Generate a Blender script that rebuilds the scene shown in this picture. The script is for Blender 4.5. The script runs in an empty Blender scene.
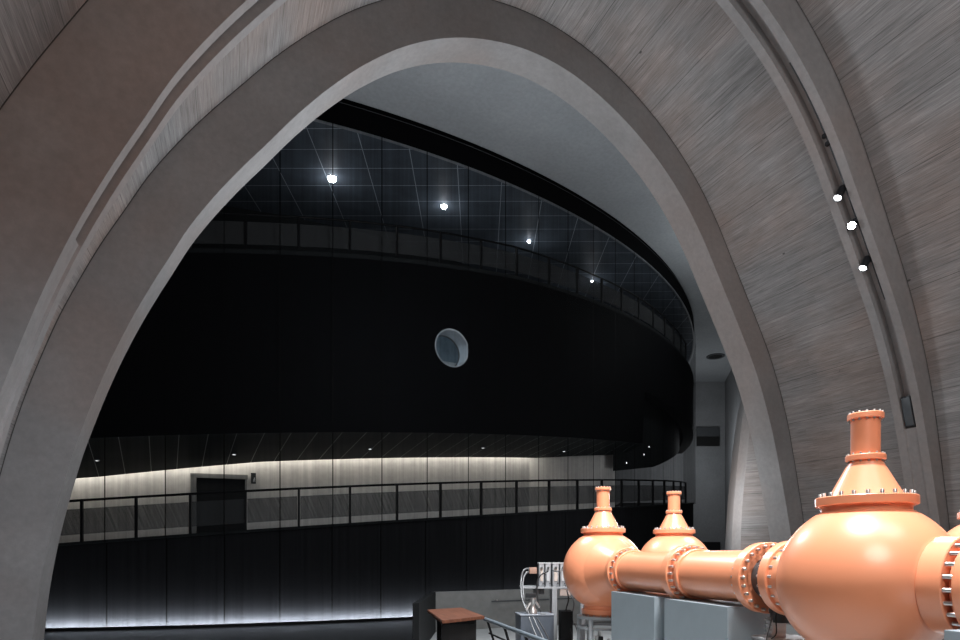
import bpy, bmesh, math, random
from mathutils import Vector, Matrix
random.seed(4)
S = bpy.context.scene
COL = S.collection
PI = math.pi
R_ = math.radians
EYE = 1.85
F = 620.0
HOR = 556.0
YAW = R_(22.5)
cs, sn = math.cos(YAW), math.sin(YAW)

def W(x, d, z=0.0):
    """plan coordinates measured from the viewpoint (x to the right, d ahead) -> world"""
    return Vector((x*cs + d*sn, -x*sn + d*cs, z))

# ---------------------------------------------------------------- materials
def newmat(name):
    m = bpy.data.materials.new(name); m.use_nodes = True
    nt = m.node_tree; nt.nodes.clear()
    out = nt.nodes.new('ShaderNodeOutputMaterial')
    return m, nt, out
def N(nt, t, **kw):
    n = nt.nodes.new(t)
    for k, v in kw.items():
        if k in n.inputs: n.inputs[k].default_value = v
        else: setattr(n, k, v)
    return n
def L(nt, a, b): nt.links.new(a, b)
def ramp(nt, fac, stops):
    r = nt.nodes.new('ShaderNodeValToRGB')
    e = r.color_ramp.elements
    while len(e) < len(stops): e.new(0.5)
    for i, (p, c) in enumerate(stops):
        e[i].position = p; e[i].color = (c[0], c[1], c[2], 1) if not isinstance(c, float) else (c, c, c, 1)
    L(nt, fac, r.inputs[0]); return r.outputs[0]
def mixc(nt, fac, a, b, mode='MIX'):
    m = nt.nodes.new('ShaderNodeMix'); m.data_type = 'RGBA'; m.blend_type = mode
    for sck, v in ((m.inputs[0], fac), (m.inputs[6], a), (m.inputs[7], b)):
        if hasattr(v, 'is_linked'): L(nt, v, sck)
        else: sck.default_value = v if not isinstance(v, tuple) else (*v, 1)[:4]
    return m.outputs[2]
def math_(nt, op, a, b=None):
    m = nt.nodes.new('ShaderNodeMath'); m.operation = op
    for i, v in enumerate((a, b)):
        if v is None: continue
        if hasattr(v, 'is_linked'): L(nt, v, m.inputs[i])
        else: m.inputs[i].default_value = v
    return m.outputs[0]

def plain(name, col, rough=0.5, metal=0.0, noise=0.06, nscale=6.0, coat=0.0, bump=0.0, spec=.5):
    m, nt, out = newmat(name)
    b = N(nt, 'ShaderNodeBsdfPrincipled', Roughness=rough, Metallic=metal); b.inputs['Specular IOR Level'].default_value = spec
    if coat: b.inputs['Coat Weight'].default_value = coat; b.inputs['Coat Roughness'].default_value = .22
    tc = N(nt, 'ShaderNodeTexCoord')
    nz = N(nt, 'ShaderNodeTexNoise', Scale=nscale, Detail=4.0)
    L(nt, tc.outputs['Object'], nz.inputs['Vector'])
    lo = tuple(max(0, c*(1-noise*1.6)) for c in col); hi = tuple(c*(1+noise*1.6) for c in col)
    L(nt, ramp(nt, nz.outputs[0], [(.3, lo), (.7, hi)]), b.inputs['Base Color'])
    if bump:
        bp = N(nt, 'ShaderNodeBump', Strength=bump, Distance=.01)
        L(nt, nz.outputs[0], bp.inputs['Height']); L(nt, bp.outputs[0], b.inputs['Normal'])
    L(nt, b.outputs[0], out.inputs[0]); return m

def emit(name, col, strength):
    m, nt, out = newmat(name)
    e = N(nt, 'ShaderNodeEmission', Strength=strength); e.inputs[0].default_value = (*col, 1)
    L(nt, e.outputs[0], out.inputs[0]); return m

def smooth_concrete(name, a, b_, warm, rough=.75):
    m, nt, out = newmat(name)
    b = N(nt, 'ShaderNodeBsdfPrincipled', Roughness=rough)
    b.inputs['Specular IOR Level'].default_value = .25
    tc = N(nt, 'ShaderNodeTexCoord')
    n1 = N(nt, 'ShaderNodeTexNoise', Scale=.55, Detail=5.0, Roughness=.6)
    n2 = N(nt, 'ShaderNodeTexNoise', Scale=9.0, Detail=6.0, Roughness=.65)
    n3 = N(nt, 'ShaderNodeTexNoise', Scale=.35, Detail=3.0)
    for n in (n1, n2): L(nt, tc.outputs['Object'], n.inputs['Vector'])
    mp = N(nt, 'ShaderNodeMapping'); mp.inputs['Location'].default_value = (7, 3, 1)
    L(nt, tc.outputs['Object'], mp.inputs[0]); L(nt, mp.outputs[0], n3.inputs['Vector'])
    c = ramp(nt, n1.outputs[0], [(.3, a), (.7, b_)])
    c = mixc(nt, ramp(nt, n3.outputs[0], [(.42, 0.0), (.62, .55)]), c, warm)
    c = mixc(nt, .3, c, ramp(nt, n2.outputs[0], [(.3, .45), (.7, 1.0)]), 'MULTIPLY')
    L(nt, c, b.inputs['Base Color'])
    bp = N(nt, 'ShaderNodeBump', Strength=.12, Distance=.02)
    L(nt, n2.outputs[0], bp.inputs['Height']); L(nt, bp.outputs[0], b.inputs['Normal'])
    L(nt, b.outputs[0], out.inputs[0]); return m

def board_concrete(name, a, b_, warm):
    """board-marked concrete: UV x = metres around the curve, UV y = metres along the vault"""
    m, nt, out = newmat(name)
    b = N(nt, 'ShaderNodeBsdfPrincipled', Roughness=.8)
    b.inputs['Specular IOR Level'].default_value = .25
    uv = N(nt, 'ShaderNodeUVMap')
    sp = N(nt, 'ShaderNodeSeparateXYZ'); L(nt, uv.outputs[0], sp.inputs[0])
    def stretched(sx, sy, sc, det, rough=.6, loc=0):
        mp = N(nt, 'ShaderNodeMapping'); mp.inputs['Scale'].default_value = (sx, sy, 1); mp.inputs['Location'].default_value = (loc, loc, loc)
        L(nt, uv.outputs[0], mp.inputs[0])
        n = N(nt, 'ShaderNodeTexNoise', Scale=sc, Detail=det, Roughness=rough); L(nt, mp.outputs[0], n.inputs['Vector']); return n.outputs[0]
    grain = stretched(20, .45, 1.0, 6.0, .65)
    grain2 = stretched(80, 1.7, 1.0, 5.0, .7, 5)
    patch = stretched(.9, .45, 1.0, 5.0, .6, 9)
    warmn = stretched(.5, .35, 1.0, 3.0, .5, 21)
    # every board its own tone
    bid = math_(nt, 'FLOOR', math_(nt, 'DIVIDE', sp.outputs[0], .15))
    seg = math_(nt, 'FLOOR', math_(nt, 'DIVIDE', math_(nt, 'ADD', sp.outputs[1], math_(nt, 'MULTIPLY', bid, 1.37)), 2.6))
    cx = N(nt, 'ShaderNodeCombineXYZ'); L(nt, bid, cx.inputs[0]); L(nt, seg, cx.inputs[1])
    wn = N(nt, 'ShaderNodeTexWhiteNoise'); wn.noise_dimensions = '2D'; L(nt, cx.outputs[0], wn.inputs['Vector'])
    c = ramp(nt, grain, [(.28, a), (.72, b_)])
    c = mixc(nt, ramp(nt, warmn, [(.4, 0.0), (.65, .7)]), c, warm)
    c = mixc(nt, .65, c, ramp(nt, grain2, [(.34, .4), (.64, 1.2)]), 'MULTIPLY')
    c = mixc(nt, .42, c, ramp(nt, wn.outputs[0], [(0., .74), (1., 1.06)]), 'MULTIPLY')
    c = mixc(nt, .6, c, ramp(nt, patch, [(.3, .6), (.65, 1.05)]), 'MULTIPLY')
    fr = math_(nt, 'FRACT', math_(nt, 'DIVIDE', sp.outputs[0], .15))
    frp = math_(nt, 'FRACT', math_(nt, 'DIVIDE', sp.outputs[0], 1.05))
    edge = math_(nt, 'LESS_THAN', math_(nt, 'ABSOLUTE', math_(nt, 'SUBTRACT', fr, .5)), .47)
    joint = math_(nt, 'LESS_THAN', math_(nt, 'ABSOLUTE', math_(nt, 'SUBTRACT', frp, .5)), .006)
    bl = N(nt, 'ShaderNodeTexNoise', Scale=1.0, Detail=2.0); cxx = N(nt, 'ShaderNodeCombineXYZ'); L(nt, bid, cxx.inputs[0]); L(nt, math_(nt, 'MULTIPLY', sp.outputs[1], .5), cxx.inputs[1]); L(nt, cxx.outputs[0], bl.inputs['Vector'])
    c = mixc(nt, math_(nt, 'MULTIPLY', math_(nt, 'SUBTRACT', 1.0, edge), ramp(nt, bl.outputs[0], [(.45, 0.0), (.6, .55)])), c, (.04, .037, .035))
    c = mixc(nt, math_(nt, 'MULTIPLY', joint, .55), c, (.03, .028, .026))
    # small pour holes
    vo = N(nt, 'ShaderNodeTexVoronoi', Scale=1.1); 
    mp = N(nt, 'ShaderNodeMapping'); mp.inputs['Scale'].default_value = (1.6, .8, 1); L(nt, uv.outputs[0], mp.inputs[0]); L(nt, mp.outputs[0], vo.inputs['Vector'])
    hole = math_(nt, 'LESS_THAN', vo.outputs['Distance'], .035)
    c = mixc(nt, math_(nt, 'MULTIPLY', hole, .7), c, (.02, .018, .016))
    L(nt, c, b.inputs['Base Color'])
    h = math_(nt, 'ADD', math_(nt, 'MULTIPLY', edge, .5), math_(nt, 'ADD', math_(nt, 'MULTIPLY', grain, .8), math_(nt, 'MULTIPLY', wn.outputs[0], .4)))
    bp = N(nt, 'ShaderNodeBump', Strength=.3, Distance=.02)
    L(nt, h, bp.inputs['Height']); L(nt, bp.outputs[0], b.inputs['Normal'])
    L(nt, b.outputs[0], out.inputs[0]); return m

def lined(name, base, line, px, py, wx, wy, rough=.6, ang=0.0):
    """panels with thin joints, from plan coordinates"""
    m, nt, out = newmat(name)
    b = N(nt, 'ShaderNodeBsdfPrincipled', Roughness=rough); b.inputs['Specular IOR Level'].default_value = .04
    tc = N(nt, 'ShaderNodeTexCoord')
    mp = N(nt, 'ShaderNodeMapping'); mp.inputs['Rotation'].default_value = (0, 0, ang)
    L(nt, tc.outputs['Object'], mp.inputs[0])
    sp = N(nt, 'ShaderNodeSeparateXYZ'); L(nt, mp.outputs[0], sp.inputs[0])
    tot = None
    for o, p, w in ((0, px, wx), (1, py, wy)):
        if not p: continue
        f = math_(nt, 'ABSOLUTE', math_(nt, 'SUBTRACT', math_(nt, 'FRACT', math_(nt, 'DIVIDE', sp.outputs[o], p)), .5))
        l = math_(nt, 'LESS_THAN', f, w/p/2)
        tot = l if tot is None else math_(nt, 'MAXIMUM', tot, l)
    nz = N(nt, 'ShaderNodeTexNoise', Scale=1.5, Detail=4.0); L(nt, tc.outputs['Object'], nz.inputs['Vector'])
    c = mixc(nt, .4, base, ramp(nt, nz.outputs[0], [(.3, .5), (.7, 1.2)]), 'MULTIPLY')
    L(nt, mixc(nt, tot, c, line), b.inputs['Base Color'])
    L(nt, b.outputs[0], out.inputs[0]); return m

def streak_screen(name, lo, hi, col, seam=1.395, phase=1.395*.5 - 11.76*PI/180*28.78, streak=34.0, spec=.05):
    """woven metal mesh: partly see-through, darker at its seams; UV x = metres around"""
    m, nt, out = newmat(name)
    uv = N(nt, 'ShaderNodeUVMap'); sp = N(nt, 'ShaderNodeSeparateXYZ'); L(nt, uv.outputs[0], sp.inputs[0])
    mp = N(nt, 'ShaderNodeMapping'); mp.inputs['Scale'].default_value = (streak*.25, .12, 1); L(nt, uv.outputs[0], mp.inputs[0])
    nz = N(nt, 'ShaderNodeTexNoise', Scale=1.0, Detail=5.0, Roughness=.7); L(nt, mp.outputs[0], nz.inputs['Vector'])
    t = ramp(nt, nz.outputs[0], [(.3, lo), (.7, hi)])
    if seam:
        f = math_(nt, 'ABSOLUTE', math_(nt, 'SUBTRACT', math_(nt, 'FRACT', math_(nt, 'DIVIDE', math_(nt, 'ADD', sp.outputs[0], phase), seam)), .5))
        s = math_(nt, 'LESS_THAN', f, .011)
        t = math_(nt, 'MULTIPLY', t, math_(nt, 'SUBTRACT', 1.0, math_(nt, 'MULTIPLY', s, .9)))
    b = N(nt, 'ShaderNodeBsdfPrincipled', Roughness=.7); b.inputs['Specular IOR Level'].default_value = spec
    cc = mixc(nt, .7, col, ramp(nt, nz.outputs[0], [(.3, .35), (.7, 1.2)]), 'MULTIPLY')
    if seam: cc = mixc(nt, s, cc, (.001, .001, .001))
    L(nt, cc, b.inputs['Base Color'])
    tr = N(nt, 'ShaderNodeBsdfTransparent')
    mx = N(nt, 'ShaderNodeMixShader'); L(nt, t, mx.inputs[0]); L(nt, b.outputs[0], mx.inputs[1]); L(nt, tr.outputs[0], mx.inputs[2])
    L(nt, mx.outputs[0], out.inputs[0]); return m

M = {}
M['face'] = smooth_concrete('rib_concrete', (.20, .188, .182), (.275, .262, .255), (.24, .19, .168))
M['board'] = board_concrete('board_marked_concrete', (.185, .175, .17), (.335, .318, .308), (.285, .215, .182))
M['grey'] = smooth_concrete('grey_ceiling_render', (.30, .315, .325), (.36, .375, .385), (.31, .32, .33))
M['dwall'] = smooth_concrete('dark_grey_wall', (.20, .205, .21), (.26, .265, .27), (.22, .22, .225))
M['black'] = plain('black_cladding', (.0012, .0012, .0016), .9, noise=.1, spec=.05)
M['lower'] = streak_screen('black_streaked_cladding', 0.0, 0.0, (.007, .0073, .008), spec=.02)
M['fascia'] = plain('dark_fascia', (.012, .0135, .014), .8, spec=.05)
M['soffit'] = lined('dark_soffit_panels', (.015, .019, .0195), (.32, .34, .34), 0.69, 0, .014, 0, .55, R_(-4.5))
M['grid'] = lined('dark_ceiling_panels', (.075, .09, .11), (.34, .38, .42), 1.4, .9, .022, .022, .5, YAW)
M['litwall'] = plain('pale_plaster', (.58, .565, .54), .8, noise=.04)
M['screen'] = streak_screen('woven_metal_mesh', .55, .85, (.004, .0043, .005))
M['infill'] = streak_screen('tinted_mesh_infill', .14, .36, (.05, .052, .053), seam=0, streak=60)
M['rail'] = plain('black_steel', (.0025, .0025, .003), .55, spec=.15)
M['floor'] = plain('dark_polished_floor', (.02, .02, .0205), .32, noise=.15, spec=.3)
M['exfloor'] = plain('pale_grey_floor', (.3, .31, .31), .5, noise=.06)
M['orange'] = plain('orange_paint', (.81, .305, .16), .34, noise=.015, nscale=2, coat=.45)
M['steel'] = plain('bare_steel', (.62, .61, .6), .3, .9)
M['alu'] = plain('aluminium', (.33, .345, .36), .4, .4)
M['dark_steel'] = plain('grey_steel', (.09, .095, .1), .4, .5)
M['cab'] = plain('grey_blue_enamel', (.28, .335, .37), .42, noise=.02)
M['cabdark'] = plain('slate_enamel', (.06, .072, .09), .45)
M['stand'] = plain('pale_grey_steel', (.28, .305, .325), .4, .1)
M['white'] = plain('white_polymer', (.42, .43, .44), .4)
M['copper'] = plain('copper_connector', (.33, .2, .15), .5, .1)
M['hose'] = plain('braided_hose', (.13, .135, .14), .4, .5)
M['cable'] = plain('black_rubber', (.01, .01, .011), .5)
M['wood'] = None
M['panel'] = plain('warm_grey_panel', (.22, .225, .22), .6)
M['joint'] = plain('joint_shadow', (.035, .032, .03), .8)  # joint strip colour, with the shade of the gap put in
M['curtain'] = streak_screen('grey_folded_curtain', 0.0, 0.0, (.075, .08, .095), seam=0, streak=16)
M['paneldark'] = plain('charcoal_panel', (.012, .013, .014), .7, spec=.1)
M['plastic'] = plain('black_plastic', (.012, .013, .015), .4)
M['cove'] = emit('cove_strip_light', (1, .94, .84), 13)
M['base_led'] = emit('floor_strip_light', (.86, .92, 1), 780)
M['lens_hot'] = emit('spot_lens_hot', (.92, .96, 1), 60)
M['lens'] = emit('spot_lens', (.95, .97, 1), 8)
M['down'] = emit('downlight_lens', (.95, .97, 1), 3)
M['hole'] = plain('black_void', (.002, .002, .002), .9)
def woodmat():
    m, nt, out = newmat('brown_timber')
    b = N(nt, 'ShaderNodeBsdfPrincipled', Roughness=.55); b.inputs['Specular IOR Level'].default_value = .15
    tc = N(nt, 'ShaderNodeTexCoord'); mp = N(nt, 'ShaderNodeMapping'); mp.inputs['Scale'].default_value = (14, 1.2, 4)
    L(nt, tc.outputs['Object'], mp.inputs[0])
    n = N(nt, 'ShaderNodeTexNoise', Scale=1.5, Detail=6.0, Roughness=.65); L(nt, mp.outputs[0], n.inputs['Vector'])
    L(nt, ramp(nt, n.outputs[0], [(.3, (.05, .019, .011)), (.7, (.14, .056, .033))]), b.inputs['Base Color'])
    L(nt, b.outputs[0], out.inputs[0]); return m
M['wood'] = woodmat()

# ---------------------------------------------------------------- mesh helpers
def link(name, me, mat=None, parent=None):
    o = bpy.data.objects.new(name, me); COL.objects.link(o)
    if mat is not None and not me.materials: me.materials.append(mat)
    if parent is not None: o.parent = parent
    return o
def bm_obj(name, bm, mat, parent=None, smooth=None):
    me = bpy.data.meshes.new(name)
    bm.normal_update(); bm.to_mesh(me); bm.free()
    if smooth is not None:
        me.shade_smooth()
        if smooth < 180: me.set_sharp_from_angle(angle=R_(smooth))
    return link(name, me, mat, parent)
def tag(o, label=None, cat=None, group=None, kind=None):
    if label: o['label'] = label
    if cat: o['category'] = cat
    if group: o['group'] = group
    if kind: o['kind'] = kind
    return o
def structure(o, label, cat): return tag(o, label, cat, None, 'structure')
def empty(name, loc, rot=None):
    o = bpy.data.objects.new(name, None); COL.objects.link(o); o.location = loc; o.empty_display_size = .2
    if rot is not None: o.rotation_euler = rot
    return o
def strips(name, rows_list, mat, parent=None, uvs=None, smooth=40):
    """each entry is a pair of polylines lofted into a strip of its own"""
    me = bpy.data.meshes.new(name); v = []; f = []; uvl = []
    for k, (A, B) in enumerate(rows_list):
        n = len(A); o = len(v); v += [tuple(p) for p in A] + [tuple(p) for p in B]
        for i in range(n-1):
            f.append((o+i, o+i+1, o+n+i+1, o+n+i))
            if uvs:
                ua, ub = uvs[k]; uvl += [ua[i], ua[i+1], ub[i+1], ub[i]]
    me.from_pydata(v, [], f); me.update()
    if uvs:
        ul = me.uv_layers.new(name='UVMap')
        for i, u in enumerate(uvl): ul.data[i].uv = u
    if smooth:
        me.shade_smooth(); me.set_sharp_from_angle(angle=R_(smooth))
    return link(name, me, mat, parent)
def add_box(bm, c, s, mat=None, bev=0.0):
    r = bmesh.ops.create_cube(bm, size=1.0)
    vs = r['verts']
    mt = (mat or Matrix.Identity(4)) @ Matrix.Translation(Vector(c)) @ Matrix.Diagonal((s[0], s[1], s[2], 1))
    bmesh.ops.transform(bm, matrix=mt, verts=vs)
    if bev:
        es = list({e for v in vs for e in v.link_edges})
        bmesh.ops.bevel(bm, geom=es, offset=bev, segments=2, affect='EDGES', profile=.6)
def add_cyl(bm, a, b, r, r2=None, seg=16, caps=True):
    a, b = Vector(a), Vector(b); d = b-a
    m = Matrix.Translation((a+b)/2) @ d.to_track_quat('Z', 'Y').to_matrix().to_4x4()
    bmesh.ops.create_cone(bm, cap_ends=caps, segments=seg, radius1=r, radius2=r if r2 is None else r2, depth=d.length, matrix=m)
def add_tube(bm, pts, r, seg=8, closed=False):
    pts = [Vector(p) for p in pts]; n = len(pts); rings = []
    up = Vector((0, 0, 1)); prev = None
    for i in range(n):
        t = (pts[min(i+1, n-1)] - pts[max(i-1, 0)]).normalized()
        if prev is None:
            x = t.cross(up)
            if x.length < 1e-3: x = t.cross(Vector((1, 0, 0)))
        else: x = prev - t*prev.dot(t)
        x.normalize(); prev = x; y = t.cross(x)
        rings.append([bm.verts.new(pts[i] + (x*math.cos(2*PI*k/seg) + y*math.sin(2*PI*k/seg))*r) for k in range(seg)])
    for i in range(n-1):
        for k in range(seg): bm.faces.new((rings[i][k], rings[i][(k+1) % seg], rings[i+1][(k+1) % seg], rings[i+1][k]))
    bm.faces.new(rings[0][::-1]); bm.faces.new(rings[-1])
def spline(pts, n=8):
    pts = [Vector(p) for p in pts]; out = []
    for i in range(len(pts)-1):
        p0, p1, p2, p3 = pts[max(i-1, 0)], pts[i], pts[i+1], pts[min(i+2, len(pts)-1)]
        for k in range(n):
            t = k/n
            out.append(.5*((2*p1) + (p2-p0)*t + (2*p0-5*p1+4*p2-p3)*t*t + (3*p1-p0-3*p2+p3)*t**3))
    out.append(pts[-1]); return out
def lathe(bm, prof, seg=64, mat=None):
    """prof: (radius, height) about local z"""
    rings = []
    mt = mat or Matrix.Identity(4)
    for r, h in prof:
        if r < 1e-5: rings.append([bm.verts.new(mt @ Vector((0, 0, h)))])
        else: rings.append([bm.verts.new(mt @ Vector((r*math.cos(2*PI*k/seg), r*math.sin(2*PI*k/seg), h))) for k in range(seg)])
    for a, b in zip(rings, rings[1:]):
        if len(a) == 1 and len(b) == 1: continue
        for k in range(seg):
            k2 = (k+1) % seg
            if len(a) == 1: bm.faces.new((a[0], b[k], b[k2])) if False else bm.faces.new((a[0], b[k2], b[k])[::-1])
            elif len(b) == 1: bm.faces.new((a[k], a[k2], b[0]))
            else: bm.faces.new((a[k], a[k2], b[k2], b[k]))
    bmesh.ops.recalc_face_normals(bm, faces=bm.faces)

# ================================================================ THE VAULT
CX = 4.3
GR = [-110 + 5*i for i in range(45)]
PIN = [7.6, 7.41, 7.24, 7.09, 6.97, 6.88, 6.82, 6.8, 6.8, 6.84, 6.91, 7.01, 7.14, 7.31, 7.54, 7.78, 8.05, 8.37, 8.79, 9.26, 9.76, 10.24, 10.64, 10.93, 11.11, 11.15, 11.07, 10.93, 10.75, 10.52, 10.25, 9.98, 9.79, 9.67, 9.6, 9.53, 9.48, 9.45, 9.47, 9.55, 9.68, 9.86, 10.11, 10.4, 10.75]
O12 = [0.77, 0.79, 0.8, 0.82, 0.83, 0.85, 0.86, 0.87, 0.89, 0.9, 0.92, 0.93, 0.95, 0.96, 0.98, 1.0, 1.02, 1.04, 1.05, 1.04, 1.02, 0.97, 0.92, 0.86, 0.8, 0.76, 0.74, 0.72, 0.7, 0.68, 0.66, 0.64, 0.63, 0.63, 0.62, 0.61, 0.59, 0.56, 0.54, 0.52, 0.51, 0.49, 0.48, 0.46, 0.44]
O83 = [1.12, 1.12, 1.12, 1.12, 1.13, 1.13, 1.13, 1.13, 1.13, 1.13, 1.14, 1.14, 1.14, 1.14, 1.13, 1.12, 1.11, 1.08, 1.06, 1.02, 0.99, 0.95, 0.92, 0.88, 0.84, 0.81, 0.77, 0.74, 0.71, 0.69, 0.66, 0.63, 0.58, 0.54, 0.49, 0.45, 0.41, 0.37, 0.33, 0.3, 0.26, 0.22, 0.19, 0.15, 0.11]
def cr(tab, th):
    x = (th - GR[0])/5; i = max(0, min(len(tab)-2, int(math.floor(x)))); t = x-i
    p = [tab[max(0, min(len(tab)-1, i+k))] for k in (-1, 0, 1, 2)]
    return .5*(2*p[1] + (p[2]-p[0])*t + (2*p[0]-5*p[1]+4*p[2]-p[3])*t*t + (3*p[1]-p[0]-3*p[2]+p[3])*t**3)
def vp(th, off, y):
    r = cr(PIN, th) + off; a = R_(th)
    return Vector((CX + r*math.sin(a), y, EYE + r*math.cos(a)))
TH = []
for k in range(-440, 441):
    th = k*.25
    if abs(th) < 90 or vp(th, 0, 0).z > -.02: TH.append(th)
def o12(th): return cr(O12, th)
def o83(th): return cr(O83, th)
Y_A, Y_B, Y_C, Y_D = 8.3, 8.9, 12.0, 12.7
def curve(offf, y, ths=TH): return [vp(t, offf(t) if callable(offf) else offf, y) for t in ths]
def arclen(P):
    s = [0.0]
    for a, b in zip(P, P[1:]): s.append(s[-1] + (b-a).length)
    return s
def bay(name, o1, y1, o2, y2):
    A, B = curve(o1, y1), curve(o2, y2); s = arclen(A); mid = s[len(s)//2]
    s2 = [q-mid for q in s]
    rows = 6; P = []; U = []
    prev = A; pv = y1
    for k in range(1, rows+1):
        t = k/rows; y = y1 + (y2-y1)*t
        cur = [a.lerp(b, t) for a, b in zip(A, B)]
        P.append((prev, cur)); U.append(([(q, pv) for q in s2], [(q, y) for q in s2])); prev, pv = cur, y
    return strips(name, P, M['board'], None, U, smooth=180)
structure(bay('ceiling', o83, -7.0, o83, Y_A), 'board-marked concrete vault nearer than the grooved rib', 'vault')
structure(bay('ceiling.001', o83, Y_B, o12, Y_C), 'board-marked concrete vault between the grooved rib and the end arch', 'vault')

def groove_limits():
    def th_of(u, v):
        t = (u-480)/F; y = 8.6
        X = y*(t*cs + sn)/(cs - t*sn); D = X*sn + y*cs; z = (HOR-v)/F*D
        return math.degrees(math.atan2(X-CX, z))
    return th_of
th_of = groove_limits()
G0, G1 = th_of(75, 240), th_of(902, 430)
GD = .21
def gdep(t): return GD if G0 < t < G1 else .03
g1, g2, g3, g4 = Y_A+.17, Y_A+.19, Y_B-.19, Y_B-.17
secs = [(o83, Y_A), (0, Y_A), (0, g1), (gdep, g2), (gdep, g3), (0, g4), (0, Y_B), (o83, Y_B)]
structure(strips('trim_1', [(curve(*a), curve(*b)) for a, b in zip(secs, secs[1:])], M['face'], smooth=30), 'grooved grey concrete rib carrying the spotlights', 'rib')
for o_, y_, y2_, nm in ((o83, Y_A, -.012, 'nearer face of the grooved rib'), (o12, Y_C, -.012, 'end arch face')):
    structure(strips('trim_4', [(curve(lambda t: o_(t)-.014, y_+y2_), curve(lambda t: o_(t)+.012, y_+y2_))], M['joint'], smooth=180), 'thin dark joint, its gap shadow painted in, along the ' + nm, 'joint')
def back_off(t): return 5.0  # unseen back face, carried out wide to keep world light off the drum
secs = [(o12, Y_C), (0, Y_C), (0, Y_D), (back_off, Y_D)]
structure(strips('trim_2', [(curve(*a), curve(*b)) for a, b in zip(secs, secs[1:])], M['face'], smooth=30), 'great pointed concrete end arch framing the black drum', 'arch')

# ---------------------------------------------------------------- floors
def plane(name, pts, mat):
    bm = bmesh.new(); bm.faces.new([bm.verts.new(p) for p in pts]); return bm_obj(name, bm, mat)
structure(plane('floor', [(-40, -12, 0), (45, -12, 0), (45, 70, 0), (-40, 70, 0)], M['floor']), 'dark polished floor running under the black drum', 'floor')
bm = bmesh.new()
pts = [W(-1.15, 1.5), W(-1.15, 11.4), W(-1.1, 15.0), W(1.0, 16.3), W(8, 17), W(12, 12), W(9, 1.0)]
lo = [bm.verts.new((p.x, p.y, .001)) for p in pts]; hi = [bm.verts.new((p.x, p.y, .012)) for p in pts]
bm.faces.new(hi)
for i in range(len(pts)): bm.faces.new((lo[i], lo[(i+1) % len(pts)], hi[(i+1) % len(pts)], hi[i]))
bmesh.ops.recalc_face_normals(bm, faces=bm.faces)
structure(bm_obj('floor.001', bm, M['exfloor']), 'pale grey floor of the exhibit under the orange vessels', 'floor')

# ---------------------------------------------------------------- hall behind the arch
ZT = 12.9
ZC = EYE + ZT + .06
def quad(name, a, b, z0, z1, mat, label, cat, th=.3):
    a, b = Vector(a), Vector(b); d = (b-a); n = Vector((-d.y, d.x, 0)).normalized()*th
    bm = bmesh.new()
    vs = [bm.verts.new((p.x, p.y, z)) for z in (z0, z1) for p in (a, b, b+n, a+n)]
    for f in ((0, 1, 2, 3), (4, 5, 6, 7), (0, 1, 5, 4), (1, 2, 6, 5), (2, 3, 7, 6), (3, 0, 4, 7)): bm.faces.new([vs[i] for i in f])
    bmesh.ops.recalc_face_normals(bm, faces=bm.faces)
    return structure(bm_obj(name, bm, mat), label, cat)
pw = [Vector((-24, 12.75, 0)), Vector((21, 12.75, 0)), W(20.2, 30), W(18.6, 46.4), W(-40, 46.4)]
bm = bmesh.new()
lo = [bm.verts.new((p.x, p.y, ZC)) for p in pw]; hi = [bm.verts.new((p.x, p.y, ZC+.3)) for p in pw]
bm.faces.new(lo); bm.faces.new(hi)
for i in range(5): bm.faces.new((lo[i], lo[(i+1) % 5], hi[(i+1) % 5], hi[i]))
bmesh.ops.recalc_face_normals(bm, faces=bm.faces)
structure(bm_obj('ceiling.002', bm, M['grey']), 'smooth grey ceiling above the black drum', 'ceiling')
quad('wall_back', W(22, 46.4), W(8, 46.4), 0, ZC, M['dwall'], 'dark grey wall beyond the drum with a ventilation slot', 'wall')
quad('wall_right', W(15.2, 33), W(18.6, 46.4), 0, ZC, M['dwall'], 'dark side wall beyond the end arch', 'wall')
quad('wall_right.001', W(22, 20), W(15.2, 33), 0, ZC, M['dwall'], 'dark side wall hidden behind the end arch', 'wall')

def px(u, v, d): return W((u-480)/F*d, d, EYE + (HOR-v)/F*d)
def on_y(u, v, y):
    t = (u-480)/F; X = y*(t*cs + sn)/(cs - t*sn); D = X*sn + y*cs
    return Vector((X, y, EYE + (HOR-v)/F*D))
# lower vault bay with its pale edge rib, right of the end arch
eA = [on_y(u, v, 14.9) for u, v in ((752, 380), (744, 408), (737, 469), (733.5, 510), (731, 560), (730, 600), (730, 650))]
eB = [on_y(u, v, 14.4) for u, v in ((762, 380), (753, 408), (745.8, 469), (742, 510), (740.2, 560), (739, 600), (739, 650))]
eA, eB = spline(eA, 5), spline(eB, 5)
for l in (eA, eB): l[-1].z = .0
eC = [Vector((b.x + .9 + .25*i/len(eB), Y_D + .01, b.z)) for i, b in enumerate(eB)]
eK = [a + Vector((.9, 1.2, 0)) for a in eA]
s = arclen(eB)
structure(strips('wall_right.002', [(eB, eC)], M['board'], None, [([(q, 0) for q in s], [(q, 1.7) for q in s])], smooth=180), 'board-marked concrete flank just behind the end arch', 'wall')
structure(strips('trim_3', [(eK, eA), (eA, eB)], M['face'], smooth=30), 'pale concrete edge rib seen through the gap right of the drum', 'rib')
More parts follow.
